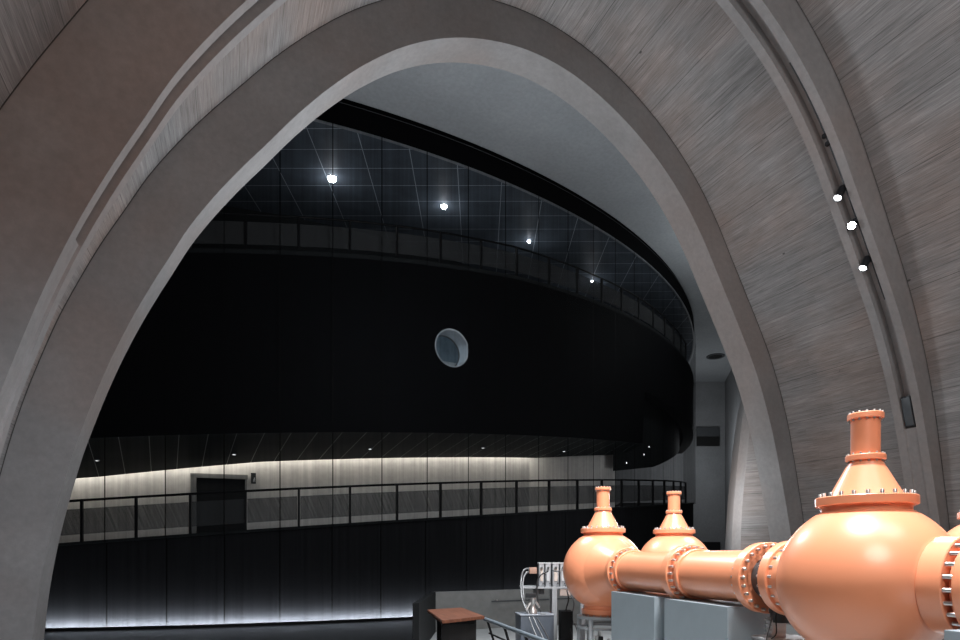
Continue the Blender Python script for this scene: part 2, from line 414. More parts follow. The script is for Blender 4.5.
# vent slot in the back wall
t = empty('air_vent', W((708-480)/F*45.9, 45.9, EYE + (HOR-436.5)/F*45.9)); t.rotation_euler = (0, 0, -YAW)
tag(t, 'rectangular air vent with black lower half in the grey back wall', 'vent')
bm = bmesh.new(); add_box(bm, (0, 0, .33), (1.68, .1, .66)); bm_obj('louvre_plate', bm, M['dark_steel'], t)
bm = bmesh.new(); add_box(bm, (0, 0, -.36), (1.68, .1, .7)); bm_obj('slot', bm, M['hole'], t)
t = empty('air_vent', W((710-480)/F*45.9, 45.9, EYE + (HOR-547)/F*45.9)); t.rotation_euler = (0, 0, -YAW)
tag(t, 'low dark vent at the foot of the grey back wall above the far vessel', 'vent')
bm = bmesh.new(); add_box(bm, (0, 0, 0), (1.5, .1, .75)); bm_obj('slot', bm, M['hole'], t)
# round ceiling opening
D0 = ZT*F/(HOR-357)
t = empty('ceiling_downlight', W((715.5-480)/F*D0, D0, ZC)); tag(t, 'unlit round black downlight in the grey ceiling right of the drum', 'light')
bm = bmesh.new(); lathe(bm, [(.42, -.04), (.56, -.05), (.58, 0), (.42, 0)], 40); bm_obj('trim_ring', bm, M['dark_steel'], t, 40)
bm = bmesh.new(); lathe(bm, [(0, -.02), (.43, -.02), (.43, 0), (0, 0)], 40); bm_obj('recess', bm, M['hole'], t, 40)

# ================================================================ THE DRUM
RD = 28.78; DX, DD = -15.33, 43.89
def dp(phi, r, z):
    a = R_(phi); return W(DX + r*math.sin(a), DD - r*math.cos(a), z + EYE)
def frange(a, b, n): return [a + (b-a)*i/n for i in range(n+1)]
P0, P1 = -12.0, 84.0
PH = frange(P0, P1, 224)
def zramp(p): return .275 + .0432*(p-9.7)
def zsof(p): return 2.98 + .0415*(p-11.2)
GAL = [(-12, 6.2), (9, 7.55), (15.9, 8.04), (23.9, 8.56), (28, 8.81), (34.9, 9.18), (40.5, 9.34), (46.4, 9.47), (51.2, 9.56), (70, 9.7), (101, 9.8)]
def zgal(p):
    for (a, za), (b, zb) in zip(GAL, GAL[1:]):
        if p <= b: return za + (zb-za)*(p-a)/(b-a)
    return GAL[-1][1]
def ring(r, z, ph=PH):
    return [dp(p, r(p) if callable(r) else r, z(p) if callable(z) else z) for p in ph]
def drum_strip(name, prof, mat, ph=PH, uv=False, smooth=30, parent=None):
    rows = [(ring(*a, ph), ring(*b, ph)) for a, b in zip(prof, prof[1:])]
    uvs = None
    if uv:
        uvs = [([(R_(p)*RD, (a[1](p) if callable(a[1]) else a[1])) for p in ph], [(R_(p)*RD, (b[1](p) if callable(b[1]) else b[1])) for p in ph]) for a, b in zip(prof, prof[1:])]
    return strips(name, rows, mat, parent, uvs, smooth)
structure(drum_strip('wall_front', [(RD, -EYE), (RD, lambda p: zramp(p)-.02)], M['lower'], uv=True), 'black lower wall of the drum lit along its foot', 'wall')
structure(drum_strip('floor.002', [(RD, lambda p: zramp(p)-.02), (RD+.04, lambda p: zramp(p)-.02), (RD+.04, lambda p: zramp(p)+.05), (RD-4.2, lambda p: zramp(p)+.05)], M['fascia']), 'dark sloping ramp floor inside the drum', 'floor')
# soffit of the ramp, the pale wall behind it
def rin(p):
    if p < 43.2: return RD-3.4
    if p < 50: return RD-3.4 + (p-43.2)/6.8*2.2
    return RD-1.2
PE = frange(P0, 49.8, 130)
def rso(p): return rin(p) + .38
def drop(p): return .53 - max(0, min(10, p-9))*.019
structure(drum_strip('ceiling.003', [(rso, lambda p: zsof(p)+.6), (rso, lambda p: zsof(p)-drop(p)), (RD, zsof)], M['soffit'], PE), 'dark panelled soffit above the ramp', 'ceiling')
structure(drum_strip('wall_inner', [(rin, zramp), (rin, lambda p: zsof(p)+.6), (lambda p: rin(p)+.4, lambda p: zsof(p)+.6)], M['litwall'], PE), 'pale plaster wall behind the ramp washed by a hidden light', 'wall')
e = strips('wall_inner.001', [([dp(49.8, rin(49.8), zramp(49.8)), dp(49.8, rin(49.8), zsof(49.8)+.5)], [dp(50.3, RD-5, zramp(49.8)), dp(50.3, RD-5, zsof(49.8)+.5)])], M['panel'])
structure(e, 'grey end of the pale ramp wall', 'wall')
PC = frange(P0, 43.0, 100)
c = drum_strip('cove_light', [(lambda p: rin(p)+.06, lambda p: zsof(p)-drop(p)+.3), (lambda p: rin(p)+.3, lambda p: zsof(p)-drop(p)+.3)], M['cove'], PC)
tag(c, 'warm strip light hidden in the cove above the pale ramp wall', 'light')
# far curtain wall beyond the end of the ramp wall and the dark curved fascia in front of it
PF = frange(47.5, 84, 50)
structure(drum_strip('wall_inner.002', [(RD-5.2, lambda p: zramp(p)), (RD-5.2, 7.4)], M['curtain'], PF, uv=True), 'grey folded curtain wall at the far end of the ramp', 'wall')
# upper black wall, with the porthole cut through it
def zub(p): return zsof(p) if p < 50.1 else 6.75
def upper_wall():
    bm = bmesh.new(); ph = frange(P0, P1, 224); T = .55
    o0 = [bm.verts.new(dp(p, RD, zub(p))) for p in ph]; o1 = [bm.verts.new(dp(p, RD, zgal(p))) for p in ph]
    i0 = [bm.verts.new(dp(p, RD-T, zub(p))) for p in ph]; i1 = [bm.verts.new(dp(p, RD-T, zgal(p))) for p in ph]
    for k in range(len(ph)-1):
        bm.faces.new((o0[k], o0[k+1], o1[k+1], o1[k])); bm.faces.new((i0[k], i1[k], i1[k+1], i0[k+1]))
        bm.faces.new((o1[k], o1[k+1], i1[k+1], i1[k])); bm.faces.new((o0[k], i0[k], i0[k+1], o0[k+1]))
    bm.faces.new((o0[0], o1[0], i1[0], i0[0])); bm.faces.new((o0[-1], i0[-1], i1[-1], o1[-1]))
    bmesh.ops.recalc_face_normals(bm, faces=bm.faces)
    return bm_obj('wall_front.001', bm, M['black'])
up = upper_wall()
def phi_at(u, r=RD):
    lo_, hi_ = -12.0, 70.0
    for _ in range(50):
        m = (lo_+hi_)/2; a = R_(m); x = DX + r*math.sin(a); d = DD - r*math.cos(a)
        if 480 + F*x/d < u: lo_ = m
        else: hi_ = m
    return lo_
pw_ = phi_at(452); aa = R_(pw_); dwin = DD - RD*math.cos(aa); zw = (HOR-348)/F*dwin
wc = dp(pw_, RD, zw); win_n = (dp(pw_, RD+1, zw) - wc).normalized(); WR = .555
bm = bmesh.new(); add_cyl(bm, wc + win_n*.6, wc - win_n*1.6, WR, seg=64)
cut = bm_obj('cutter', bm, M['black'])
md = up.modifiers.new('b', 'BOOLEAN'); md.object = cut; md.operation = 'DIFFERENCE'; md.solver = 'EXACT'
dg = bpy.context.evaluated_depsgraph_get(); me2 = bpy.data.meshes.new_from_object(up.evaluated_get(dg))
up.modifiers.clear(); up.data = me2; up.data.materials.clear(); up.data.materials.append(M['black'])
bpy.data.objects.remove(cut)
structure(up, 'black upper wall of the drum pierced by a round window', 'wall')
qn = win_n.to_track_quat('Z', 'Y').to_matrix().to_4x4()
t = empty('window_1', wc); structure(t, 'small round window in the black upper wall of the drum', 'window')
bm = bmesh.new(); lathe(bm, [(WR-.012, -.56), (WR-.012, .0), (WR+.03, .015), (WR+.03, .0)], 64, qn); bm_obj('reveal', bm, plain('grey_reveal', (.34, .37, .40), .6), t, 40)
bm = bmesh.new(); lathe(bm, [(WR-.04, -.56), (WR-.04, -.52), (WR-.012, -.52)], 64, qn); bm_obj('frame_ring', bm, M['dark_steel'], t, 40)
def gmat():
    m, nt, out = newmat('clear_glass')
    g = N(nt, 'ShaderNodeBsdfGlossy', Roughness=.02); tr = N(nt, 'ShaderNodeBsdfTransparent'); tr.inputs[0].default_value = (.86, .93, .97, 1)
    mx = N(nt, 'ShaderNodeMixShader'); mx.inputs[0].default_value = .05; L(nt, tr.outputs[0], mx.inputs[1]); L(nt, g.outputs[0], mx.inputs[2]); L(nt, mx.outputs[0], out.inputs[0]); return m
M['glass'] = gmat()
bm = bmesh.new(); lathe(bm, [(0, -.54), (WR-.03, -.54)], 64, qn); bm_obj('glass_pane', bm, M['glass'], t)
# little room behind the round window
def room():
    bm = bmesh.new(); x = win_n.cross(Vector((0, 0, 1))).normalized()
    m = Matrix((( *x, 0), (*win_n, 0), (0, 0, 1, 0), (0, 0, 0, 1))).transposed(); m.translation = wc
    add_box(bm, (1.2, -3.6, .4), (7, .1, 3.0), m); add_box(bm, (4.7, -2.1, .4), (.1, 3.0, 3.0), m); add_box(bm, (-2.3, -2.1, .4), (.1, 3.0, 3.0), m)
    add_box(bm, (1.2, -2.1, 1.9), (7, 3.0, .1), m); add_box(bm, (1.2, -2.1, -1.1), (7, 3.0, .1), m)
    return bm_obj('wall_back.001', bm, plain('blue_grey_wall', (.20, .25, .29), .8)), m
rm, mroom = room(); structure(rm, 'blue grey wall seen through the round window', 'wall')
bm = bmesh.new(); add_box(bm, (1.2, -3.48, 0.585), (6.8, .12, .34), mroom)
tag(bm_obj('lit_strip', bm, M['litwall']), 'cream strip added for the lit surface at the bottom of the round window view', 'ledge')  # pale box whose colour carries the light of a lit strip inside
# gallery
structure(drum_strip('floor.003', [(RD+.02, lambda p: zgal(p)-.12), (RD+.02, lambda p: zgal(p)), (RD-5.5, lambda p: zgal(p))], M['fascia']), 'dark gallery floor high in the drum', 'floor')
structure(drum_strip('wall_inner.003', [(RD-5.4, lambda p: zgal(p)), (RD-5.4, 12.1)], M['fascia']), 'dark wall at the back of the upper gallery', 'wall')
structure(drum_strip('ceiling.004', [(RD-5.5, 12.1), (RD-.02, 12.1)], M['grid']), 'dark gridded ceiling of the upper gallery', 'ceiling')
structure(drum_strip('trim_4', [(RD-.01, 12.10), (RD+.02, 12.10), (RD+.02, 12.78), (RD-.05, 12.8), (RD-.05, 12.95)], M['black']), 'black rim band around the top of the drum', 'rim')
structure(drum_strip('trim_5', [(RD-.02, 12.06), (RD+.04, 12.06), (RD+.04, 12.10), (RD-.02, 12.10)], plain('grey_edge', (.16, .17, .185), .5)), 'thin grey edge along the bottom of the black rim', 'edge')
structure(drum_strip('trim_6', [(RD+.02, 12.75), (RD+.04, 12.76), (RD+.02, 12.77)], M['plastic']), 'thin seam line near the top of the black rim', 'edge')
# woven mesh screen in front of everything
sc_ = drum_strip('mesh_screen', [(RD+.12, lambda p: zramp(p)-.02), (RD+.12, 12.05)], M['screen'], uv=True)
tag(sc_, 'dark see-through woven metal mesh hanging all round the drum', 'screen')
# glow strip at the foot
PG = frange(P0, 60, 140)
t = drum_strip('floor_light_strip', [(RD+.18, -EYE+.015), (RD+.18, -EYE+.065)], M['base_led'], PG); tag(t, 'cold strip light along the foot of the black drum', 'light')
structure(drum_strip('baseboard_front', [(RD+.186, -EYE), (RD+.186, -EYE+.072), (RD+.24, -EYE+.072), (RD+.24, -EYE)], M['rail'], PG), 'low black kerb hiding the strip light', 'kerb')

# railings
def post_phi(k):
    T = [10.53, 13.05, 15.62, 18.35, 21.1, 23.92, 26.71, 29.52, 32.42, 35.24, 38.16, 41.06, 43.98, 46.7, 49.5]
    if k < 0: return T[0] + 2.55*k
    if k < len(T): return T[k]
    return T[-1] + 2.8*(k-len(T)+1)
def railing(name, zf, h, k0, k1, label, group):
    p0 = dp(post_phi(k0), RD-.12, zf(post_phi(k0)))
    root = empty(name, p0); tag(root, label, 'railing', group)
    off = -p0
    def q(phi, dz, dr=0): return dp(phi, RD-.12+dr, zf(phi) + dz) + off
    pm = bmesh.new()
    first = None
    for k in range(k0, k1+1):
        ph = post_phi(k)
        bm = bmesh.new(); a = q(ph, 0.0); b = q(ph, h)
        rot = Matrix.Rotation(-YAW + R_(ph), 4, 'Z')
        add_box(bm, (0, 0, h/2), (.055, .09, h), Matrix.Translation(a) @ rot)
        bm_obj('post', bm, M['rail'], root)
        if k < k1:
            ps = frange(ph + .08, post_phi(k+1) - .08, 8)
            A = [q(x, .19) for x in ps]; B = [q(x, h*.80) for x in ps]
            A2 = [q(x, .19, -.012) for x in ps]; B2 = [q(x, h*.80, -.012) for x in ps]
            uv = [([(R_(x)*RD, 0) for x in ps], [(R_(x)*RD + .25, 1) for x in ps])]
            strips('infill_panel', [(A, B)], M['infill'], root, uv, smooth=180)
    bm = bmesh.new()
    add_tube(bm, [q(x, h) for x in frange(post_phi(k0), post_phi(k1), (k1-k0)*4)], .032, 8)
    bm_obj('handrail', bm, M['rail'], root, 60)
    pm.free()
    return root
railing('ramp_railing', lambda p: zramp(p)+.05, 1.05, -1, 19, 'black railing with tinted panels along the ramp in front of the pale wall', None)
railing('gallery_railing', zgal, 1.0, 0, 19, 'black railing along the upper gallery under the gridded ceiling', None)

# door and sign on the pale wall
def inner_pt(u, v_or_z, isz=False):
    lo_, hi_ = -12., 60.
    for _ in range(50):
        m = (lo_+hi_)/2; r = rin(m); a = R_(m)
        if 480 + F*(DX + r*math.sin(a))/(DD - r*math.cos(a)) < u: lo_ = m
        else: hi_ = m
    r = rin(lo_); d = DD - r*math.cos(R_(lo_)); return lo_, r, (HOR - v_or_z)/F*d
pa, ra, ztop = inner_pt(197, 478); pb, rb, _ = inner_pt(245.5, 478)
pm_ = (pa+pb)/2
root = empty('door_1', dp(pm_, rin(pm_), zramp(pm_)+.05)); structure(root, 'dark double-width door in the pale wall behind the ramp railing', 'door')
wd = R_(pb-pa)*(RD-3.4); zb_ = zramp(pm_)+.05; hh = ztop - zb_
rot = Matrix.Rotation(-YAW + R_(pm_), 4, 'Z')
bm = bmesh.new(); add_box(bm, (0, -.03, hh/2), (wd, .05, hh), rot); bm_obj('leaf', bm, M['paneldark'], root)
bm = bmesh.new()
for x in (-wd/2-.09, wd/2+.02): add_box(bm, (x, -.05, hh/2+.03), (.16 if x < 0 else .05, .1, hh+.1), rot)
add_box(bm, (-.05, -.05, hh+.07), (wd+.25, .1, .13), rot); bm_obj('frame', bm, M['panel'], root)
ps, rs, zs = inner_pt(253.5, 478.5)
root = empty('exit_sign', dp(ps, rs, zs)); tag(root, 'small black plaque with a white running figure beside the ramp door', 'sign')
rot = Matrix.Rotation(-YAW + R_(ps), 4, 'Z')
bm = bmesh.new(); add_box(bm, (0, -.05, 0), (.15, .05, .34), rot, .005); bm_obj('plaque', bm, M['plastic'], root)
bm = bmesh.new()
for c_, s_ in (((.035, 0), (.035, .04)), ((.02, -.05), (.045, .06)), ((.045, -.045), (.03, .02)), ((.0, -.1), (.022, .05)), ((.045, -.1), (.022, .05))):
    add_box(bm, (c_[0], -.08, c_[1]+.0), (s_[0], .012, s_[1]), rot)
bm_obj('running_figure', bm, M['white'], root)

# downlights in the ramp soffit
def soffit_pt(u, v):
    best = None
    for i in range(900):
        fr = i/900; 
        ph = None
        r = RD - .2 - fr*3.0
        p = phi_at(u, r); z = zsof(p) - drop(p)*(RD-r)/(RD-rso(p)) if r > rso(p) else zsof(p)-drop(p)
        d = DD - r*math.cos(R_(p)); e = abs(HOR - F*z/d - v)
        if best is None or e < best[0]: best = (e, p, r, z)
    return best[1:]
SOF = [(97, 460, 'leftmost small square downlight in the ramp soffit, beside the arch foot'), (234, 454, 'small downlight in the ramp soffit above the door'),
       (370, 448.5, 'small downlight in the ramp soffit at the middle of the drum'), (483, 447.5, 'small downlight in the ramp soffit left of the orange vessels'), (564, 451, 'small downlight in the ramp soffit above the nearer small vessel')]
def downlight(loc, label, r=.05, group='ramp soffit downlights'):
    t = empty('downlight', loc); tag(t, label, 'light', group)
    bm = bmesh.new(); lathe(bm, [(r, -.012), (r*1.35, -.014), (r*1.4, .02)], 24); bm_obj('bezel', bm, M['dark_steel'], t, 40)
    bm = bmesh.new(); lathe(bm, [(0, -.008), (r, -.008)], 24); bm_obj('lens', bm, M['down'], t)
    return t
for u, v, lb in SOF:
    p, r, z = soffit_pt(u, v); downlight(dp(p, r, z-.012), lb)
# gallery ceiling spots
GS = [(332, 178, .13, 'largest bright spotlight in the gridded gallery ceiling, at the left'), (444, 206, .10, 'second bright spotlight from the left in the gridded gallery ceiling'),
      (529, 241, .065, 'third spotlight from the left in the gridded gallery ceiling'), (592, 281, .055, 'faint rightmost spotlight of the gallery, low over its railing')]
for u, v, r, lb in GS:
    d = 12.06*F/(HOR-v); t = empty('ceiling_spotlight', W((u-480)/F*d, d, EYE+12.08)); tag(t, lb, 'light', 'gallery ceiling spotlights')
    bm = bmesh.new(); lathe(bm, [(r, -.02), (r*1.2, -.02), (r*1.25, 0), (r*1.25, .01)], 32); bm_obj('housing', bm, M['plastic'], t, 40)
    bm = bmesh.new(); lathe(bm, [(r*math.cos(R_(q_)), -.02 - r*math.sin(R_(q_))) for q_ in range(0, 90, 10)] + [(0, -.02-r)], 32); bm_obj('lens', bm, M['lens_hot'], t)
    gl = bpy.data.lights.new('gallery_lamp', 'POINT'); gl.energy = 14; gl.shadow_soft_size = .1; gl.color = (.88, .95, 1); go = bpy.data.objects.new('gallery_lamp', gl); COL.objects.link(go); go.location = W((u-480)/F*d, d, EYE+11.35)
# dark curved fascia with tiny lights right of the ramp wall
pf0 = phi_at(613, RD-.75)
def fz0(p): return 3.42 + max(0, (p-pf0))*.075 + max(0, p-56)*.05
PFa = frange(pf0, 84, 50)
structure(drum_strip('trim_7', [(RD-.75, fz0), (RD-.75, 7.4), (RD-1.1, 7.4)], M['fascia'], PFa), 'dark curved fascia hanging over the far end of the ramp', 'fascia')
for u, v, lb in ((626, 463, 'tiny light low on the dark curved fascia, leftmost of three'), (643.5, 454.6, 'tiny light on the dark curved fascia, middle of three'), (648.5, 446.8, 'tiny light on the dark curved fascia, highest of three')):
    p = phi_at(u, RD-.73); d = DD - (RD-.73)*math.cos(R_(p)); q_ = dp(p, RD-.725, (HOR-v)/F*d); nq = (dp(p, RD, 0) - dp(p, RD-1, 0)).to_track_quat('Z', 'Y')
    t = empty('fascia_light', q_); t.rotation_euler = nq.to_euler(); tag(t, lb, 'light', 'lights on the dark fascia')
    bm = bmesh.new(); lathe(bm, [(0, .02), (.035, .02), (.035, 0)], 16); bm_obj('lens', bm, M['down'], t)
    bm = bmesh.new(); lathe(bm, [(.035, .022), (.05, .022), (.05, -.01)], 16); bm_obj('bezel', bm, M['dark_steel'], t)

# ================================================================ ORANGE VESSELS
ZP = 1.645
C3 = Vector((2.935, 4.72)); C1 = Vector((1.905, 9.6)); C2 = Vector((3.254, 10.4)); C4 = Vector((5.16, 6.15))
PV = (C1-C3).normalized(); LV = Vector((-PV.y, PV.x))
PANG = math.atan2(PV.x, PV.y)            # pipe heading, from straight ahead
RV = .615
def pl(a, q=0.0, z=0.0):
    p = C3 + PV*a + LV*q; return W(p.x, p.y, z)
HEAD = YAW + PANG                         # world heading of the pipe from +Y, clockwise
RZ = Matrix.Rotation(-HEAD, 4, 'Z')

MESH = {}
TURN = 15.0
def mesh_of(key, build, mat, smooth=35):
    if key not in MESH:
        bm = bmesh.new(); build(bm); me = bpy.data.meshes.new(key); bm.normal_update(); bm.to_mesh(me); bm.free()
        me.shade_smooth(); me.set_sharp_from_angle(angle=R_(smooth)); me.materials.append(mat); MESH[key] = me
    return MESH[key]
def part(name, key, build, mat, parent, mw=None, smooth=35):
    o = bpy.data.objects.new(name, mesh_of(key, build, mat, smooth)); COL.objects.link(o); o.parent = parent
    if mw is not None: o.matrix_local = mw
    return o
def stud_build(h, r=.0115):
    def b(bm):
        lathe(bm, [(0, h/2), (r*.55, h/2), (r*.55, h/2-.006), (r*.9, h/2-.001), (r, h/2-.004), (r, -h/2+.004), (r*.8, -h/2), (0, -h/2)], 12)
    return b
def bolt_ring(parent, n, rad, h, r=.0115, rot0=0.0, dz=0.0):
    key = f'stud_{h:.3f}_{r:.4f}'
    for k in range(n):
        a = rot0 + 2*PI*k/n
        o = part('bolt', key, stud_build(h, r), M['steel'], parent, Matrix.Translation((rad*math.cos(a), rad*math.sin(a), dz)))
        o['label'] = 'bare steel bolt'
RPIPE, RFL = .262, .335
def flange_prof(ri, ro, t, ch=.006):
    return [(ri, -t/2), (ro-ch, -t/2), (ro, -t/2+ch), (ro, t/2-ch), (ro-ch, t/2), (ri, t/2), (ri, -t/2)]
AX = lambda a, z=0.0: None
def axis_m(direction):
    """local frame whose z looks along the pipe (+1 away from the viewer, -1 towards)"""
    return Matrix.Rotation(-PI/2*direction, 4, 'X')
def vessel(c, label, ports, nb=(22, 14, 14), z=ZP):
    root = empty('vacuum_vessel', W(c.x, c.y, 0)); root.rotation_euler = (0, 0, -HEAD)
    tag(root, label, 'vessel', 'orange vacuum vessels')
    def body(bm):
        pr = []
        a0 = math.acos(.53/RV); n = 40
        # bottom skirt, sphere, top neck
        pr += [(0.0, -.70), (.30, -.70), (.30, -.535)]
        for k in range(n+1):
            a = PI - a0 - (PI-2*a0)*k/n
            pr.append((RV*math.sin(a), RV*math.cos(a)))
        pr += [(.300, .535), (.300, .60), (0.0, .60)]
        lathe(bm, pr, 96)
    b = part('body', 'vessel_body', body, M['orange'], root, Matrix.Translation((0, 0, z)), 28)
    fl = part('base_flange', 'vessel_base_flange', lambda bm: lathe(bm, flange_prof(.20, .328, .085), 80), M['orange'], root, Matrix.Translation((0, 0, z-.632)))
    bolt_ring(fl, 18, .296, .075, .014, 0, -.03)
    fl = part('neck_flange', 'vessel_neck_flange', lambda bm: (lathe(bm, flange_prof(.15, .340, .068), 96), lathe(bm, [(.29, -.045), (.312, -.045), (.312, -.03), (.29, -.03)], 80)), M['orange'], root, Matrix.Translation((0, 0, z+.612)))
    bolt_ring(fl, nb[0], .306, .06, .0145, 0, .036)
    part('cone', 'vessel_cone', lambda bm: lathe(bm, [(0, 0), (.243, 0), (.246, .012), (.116, .262), (.108, .282), (0, .282)], 80), M['orange'], root, Matrix.Translation((0, 0, z+.645)))
    fl = part('collar_flange', 'vessel_collar', lambda bm: lathe(bm, flange_prof(.05, .135, .045), 64), M['orange'], root, Matrix.Translation((0, 0, z+.942)))
    bolt_ring(fl, nb[1], .121, .072, .0078, .1)
    part('tube', 'vessel_tube', lambda bm: lathe(bm, [(0, 0), (.099, 0), (.099, .30), (0, .30)], 64), M['orange'], root, Matrix.Translation((0, 0, z+.954)))
    fl = part('cap_flange', 'vessel_cap', lambda bm: lathe(bm, flange_prof(0.0, .122, .045), 64), M['orange'], root, Matrix.Translation((0, 0, z+1.258)))
    bolt_ring(fl, nb[2], .109, .072, .0078)
    for d, a, nbo, turn in ports:
        # flanged side port: neck from the sphere out to distance a
        neck = [(.49, .36-a), (.44, .46-a), (.395, .56-a), (.355, .68-a), (.318, -.06), (.315, -.05), (.20, -.05)] if a > .8 else [(.43, .40-a), (.37, .47-a), (.335, min(.52-a, -.08)), (.312, min(.57-a, -.07)), (.305, min(.66-a, -.055)), (.305, -.05), (.20, -.05)]
        o = part('side_port', f'port_{a:.3f}', lambda bm: (lathe(bm, neck, 80), lathe(bm, flange_prof(.19, RFL, .105 if a > .65 else .15), 96)), M['orange'], root, Matrix.Translation((0, 0, z)) @ Matrix.Rotation(R_(turn), 4, 'Z') @ Matrix.Translation((0, d*a, 0)) @ axis_m(d))
        bolt_ring(o, nbo, .302, (.19 if .7 < a < .8 else .21 if a < .7 else .17), .0150 if turn else .0135, .07, 0.0 if .7 < a < .8 else .05 if a < .7 else .04)
    return root
vessel(C3, 'large orange vessel in the right foreground, cropped by the bottom of the picture', [(1, .774, 22, 0), (-1, .60, 22, TURN)], z=1.652)
vessel(C1, 'small orange vessel at the far end of the pipe, beside the aluminium frame', [(-1, .885, 22, 0)], (22, 14, 14), 1.63)
vessel(C2, 'orange vessel whose dome and cone rise behind the pipe, right of the far vessel', [], (22, 14, 14))
vessel(C4, 'orange vessel barely showing at the right edge behind the foreground vessel', [], (22, 14, 14))

# pipes
def pipe(name, a0, a1, label, flanges, group='orange pipes', slim=()):
    root = empty(name, pl((a0+a1)/2, 0, ZP)); root.rotation_euler = (0, 0, -HEAD)
    tag(root, label, 'pipe', group); m = (a0+a1)/2; h = (a1-a0)/2
    bm = bmesh.new(); lathe(bm, [(0, -h), (RPIPE-.012, -h), (RPIPE, -h+.004), (RPIPE, h-.004), (RPIPE-.01, h), (0, h)], 96, axis_m(1)); bm_obj('tube', bm, M['orange'], root, 35)
    for a, t, nb in flanges:
        o = bpy.data.objects.new('flange', mesh_of(f'pipe_flange_{t:.3f}', lambda bm: lathe(bm, flange_prof(.17, RFL, t), 96), M['orange'])); COL.objects.link(o); o.parent = root
        o.matrix_local = Matrix.Translation((0, a-m, 0)) @ axis_m(1)
        bolt_ring(o, nb, .302 if t < .12 else .304, t + (.085 if t < .12 else .10), .0145, .03, 0.0 if t < .12 else -.03)
    for a in slim:
        o = bpy.data.objects.new('end_flange', mesh_of('pipe_end_flange', lambda bm: lathe(bm, flange_prof(.17, .286, .055), 96), M['orange'])); COL.objects.link(o); o.parent = root
        o.matrix_local = Matrix.Translation((0, a-m, 0)) @ axis_m(1)
    return root
A1 = (C1-C3).length
pipe('pipe', 2.42, A1-1.03, 'far orange pipe length between the small vessel and the middle joint', [(2.50, .14, 24)], slim=(A1-.885-.0525-.085-.0275,))
pipe('pipe', 1.09, 2.415, 'orange pipe length above the two grey cabinets, ending at the open bolted flange', [(1.145, .11, 24)], slim=(2.318,))
e_ = -PV; ct, st = math.cos(R_(TURN)), math.sin(R_(TURN)); NV = Vector((e_.x*ct - e_.y*st, e_.x*st + e_.y*ct))   # heading of the near port
def near_pipe():
    pc = C3 + NV*1.5
    root = empty('pipe', W(pc.x, pc.y, ZP)); root.rotation_euler = (0, 0, -HEAD + R_(TURN))
    tag(root, 'orange pipe leaving the picture at the lower right corner', 'pipe', 'orange pipes')
    h = .815
    bm = bmesh.new(); lathe(bm, [(0, -h), (RPIPE-.012, -h), (RPIPE, -h+.004), (RPIPE, h-.004), (RPIPE-.01, h), (0, h)], 96, axis_m(1)); bm_obj('tube', bm, M['orange'], root, 35)
    o = bpy.data.objects.new('flange', mesh_of('near_flange', lambda bm: lathe(bm, flange_prof(.17, RFL, .10), 96), M['orange'])); COL.objects.link(o); o.parent = root
    o.matrix_local = Matrix.Translation((0, 1.5-.785, 0)) @ axis_m(1)
near_pipe()
root = empty('gate_valve', pl(.957, 0, ZP)); root.rotation_euler = (0, 0, -HEAD); tag(root, 'dark grey valve body in the gap between the pipe flange and the foreground vessel', 'valve')
bm = bmesh.new(); lathe(bm, [(0, -.13), (.205, -.13), (.205, -.03), (.19, -.02), (.19, .02), (.205, .03), (.205, .13), (0, .13)], 64, axis_m(1)); bm_obj('body', bm, M['dark_steel'], root, 35)
bm = bmesh.new(); add_box(bm, (0, 0, -.26), (.16, .10, .12), None, .01); add_cyl(bm, (0, 0, -.30), (0, 0, -.40), .085, .075, 24); bm_obj('actuator', bm, M['plastic'], root, 35)

# grey cabinets
def cabinet(a0, a1, zt, label, q0=.30, q1=-.34):
    c = pl((a0+a1)/2, (q0+q1)/2, .012); root = empty('equipment_cabinet', c); root.rotation_euler = (0, 0, -HEAD); tag(root, label, 'cabinet', 'grey cabinets under the pipe')
    w, d, h = q0-q1, a1-a0, zt-.012
    bm = bmesh.new(); add_box(bm, (0, 0, h/2+.02), (w, d, h-.04), None, .0025); bm_obj('carcass', bm, M['cab'], root)
    bm = bmesh.new(); add_box(bm, (0, 0, .02), (w-.06, d-.06, .04)); bm_obj('plinth', bm, M['plastic'], root)
    return root
cabinet(2.765, 4.0, 1.362, 'far grey-blue cabinet under the pipe, next to the small vessel')
cabinet(1.31, 2.528, 1.362, 'near grey-blue cabinet under the pipe, left of the foreground vessel')
cabinet(-2.4, -.90, 1.40, 'grey-blue cabinet whose top corner shows at the lower right edge')

# stands
def stand(c, label):
    root = empty('vessel_stand', W(c.x, c.y, .012)); root.rotation_euler = (0, 0, -HEAD + .35); tag(root, label, 'stand', 'steel stands under the vessels')
    zt = .945 - .012
    part('ring', 'stand_ring', lambda bm: lathe(bm, flange_prof(.27, .40, .045, .004), 72), M['stand'], root, Matrix.Translation((0, 0, zt-.03)))
    for k in range(6):
        a = 2*PI*k/6 + .3
        part('leg', 'stand_leg', lambda bm: (add_cyl(bm, (0, 0, .0), (0, 0, .88), .035, seg=20), add_cyl(bm, (0, 0, 0), (0, 0, .015), .07, seg=20)), M['stand'], root, Matrix.Translation((.365*math.cos(a), .365*math.sin(a), 0)))
    part('lower_ring', 'stand_low', lambda bm: lathe(bm, flange_prof(.325, .39, .035, .004), 72), M['stand'], root, Matrix.Translation((0, 0, .36)))
    part('upper_brace', 'stand_mid', lambda bm: lathe(bm, flange_prof(.34, .385, .03, .004), 72), M['stand'], root, Matrix.Translation((0, 0, .74)))
    return root
stand(C1, 'pale steel ring stand under the small far vessel')
stand(C3, 'pale steel ring stand under the foreground vessel, below the picture edge')
stand(C2, 'pale steel ring stand under the vessel behind the pipe')
stand(C4, 'pale steel ring stand under the vessel at the right edge')

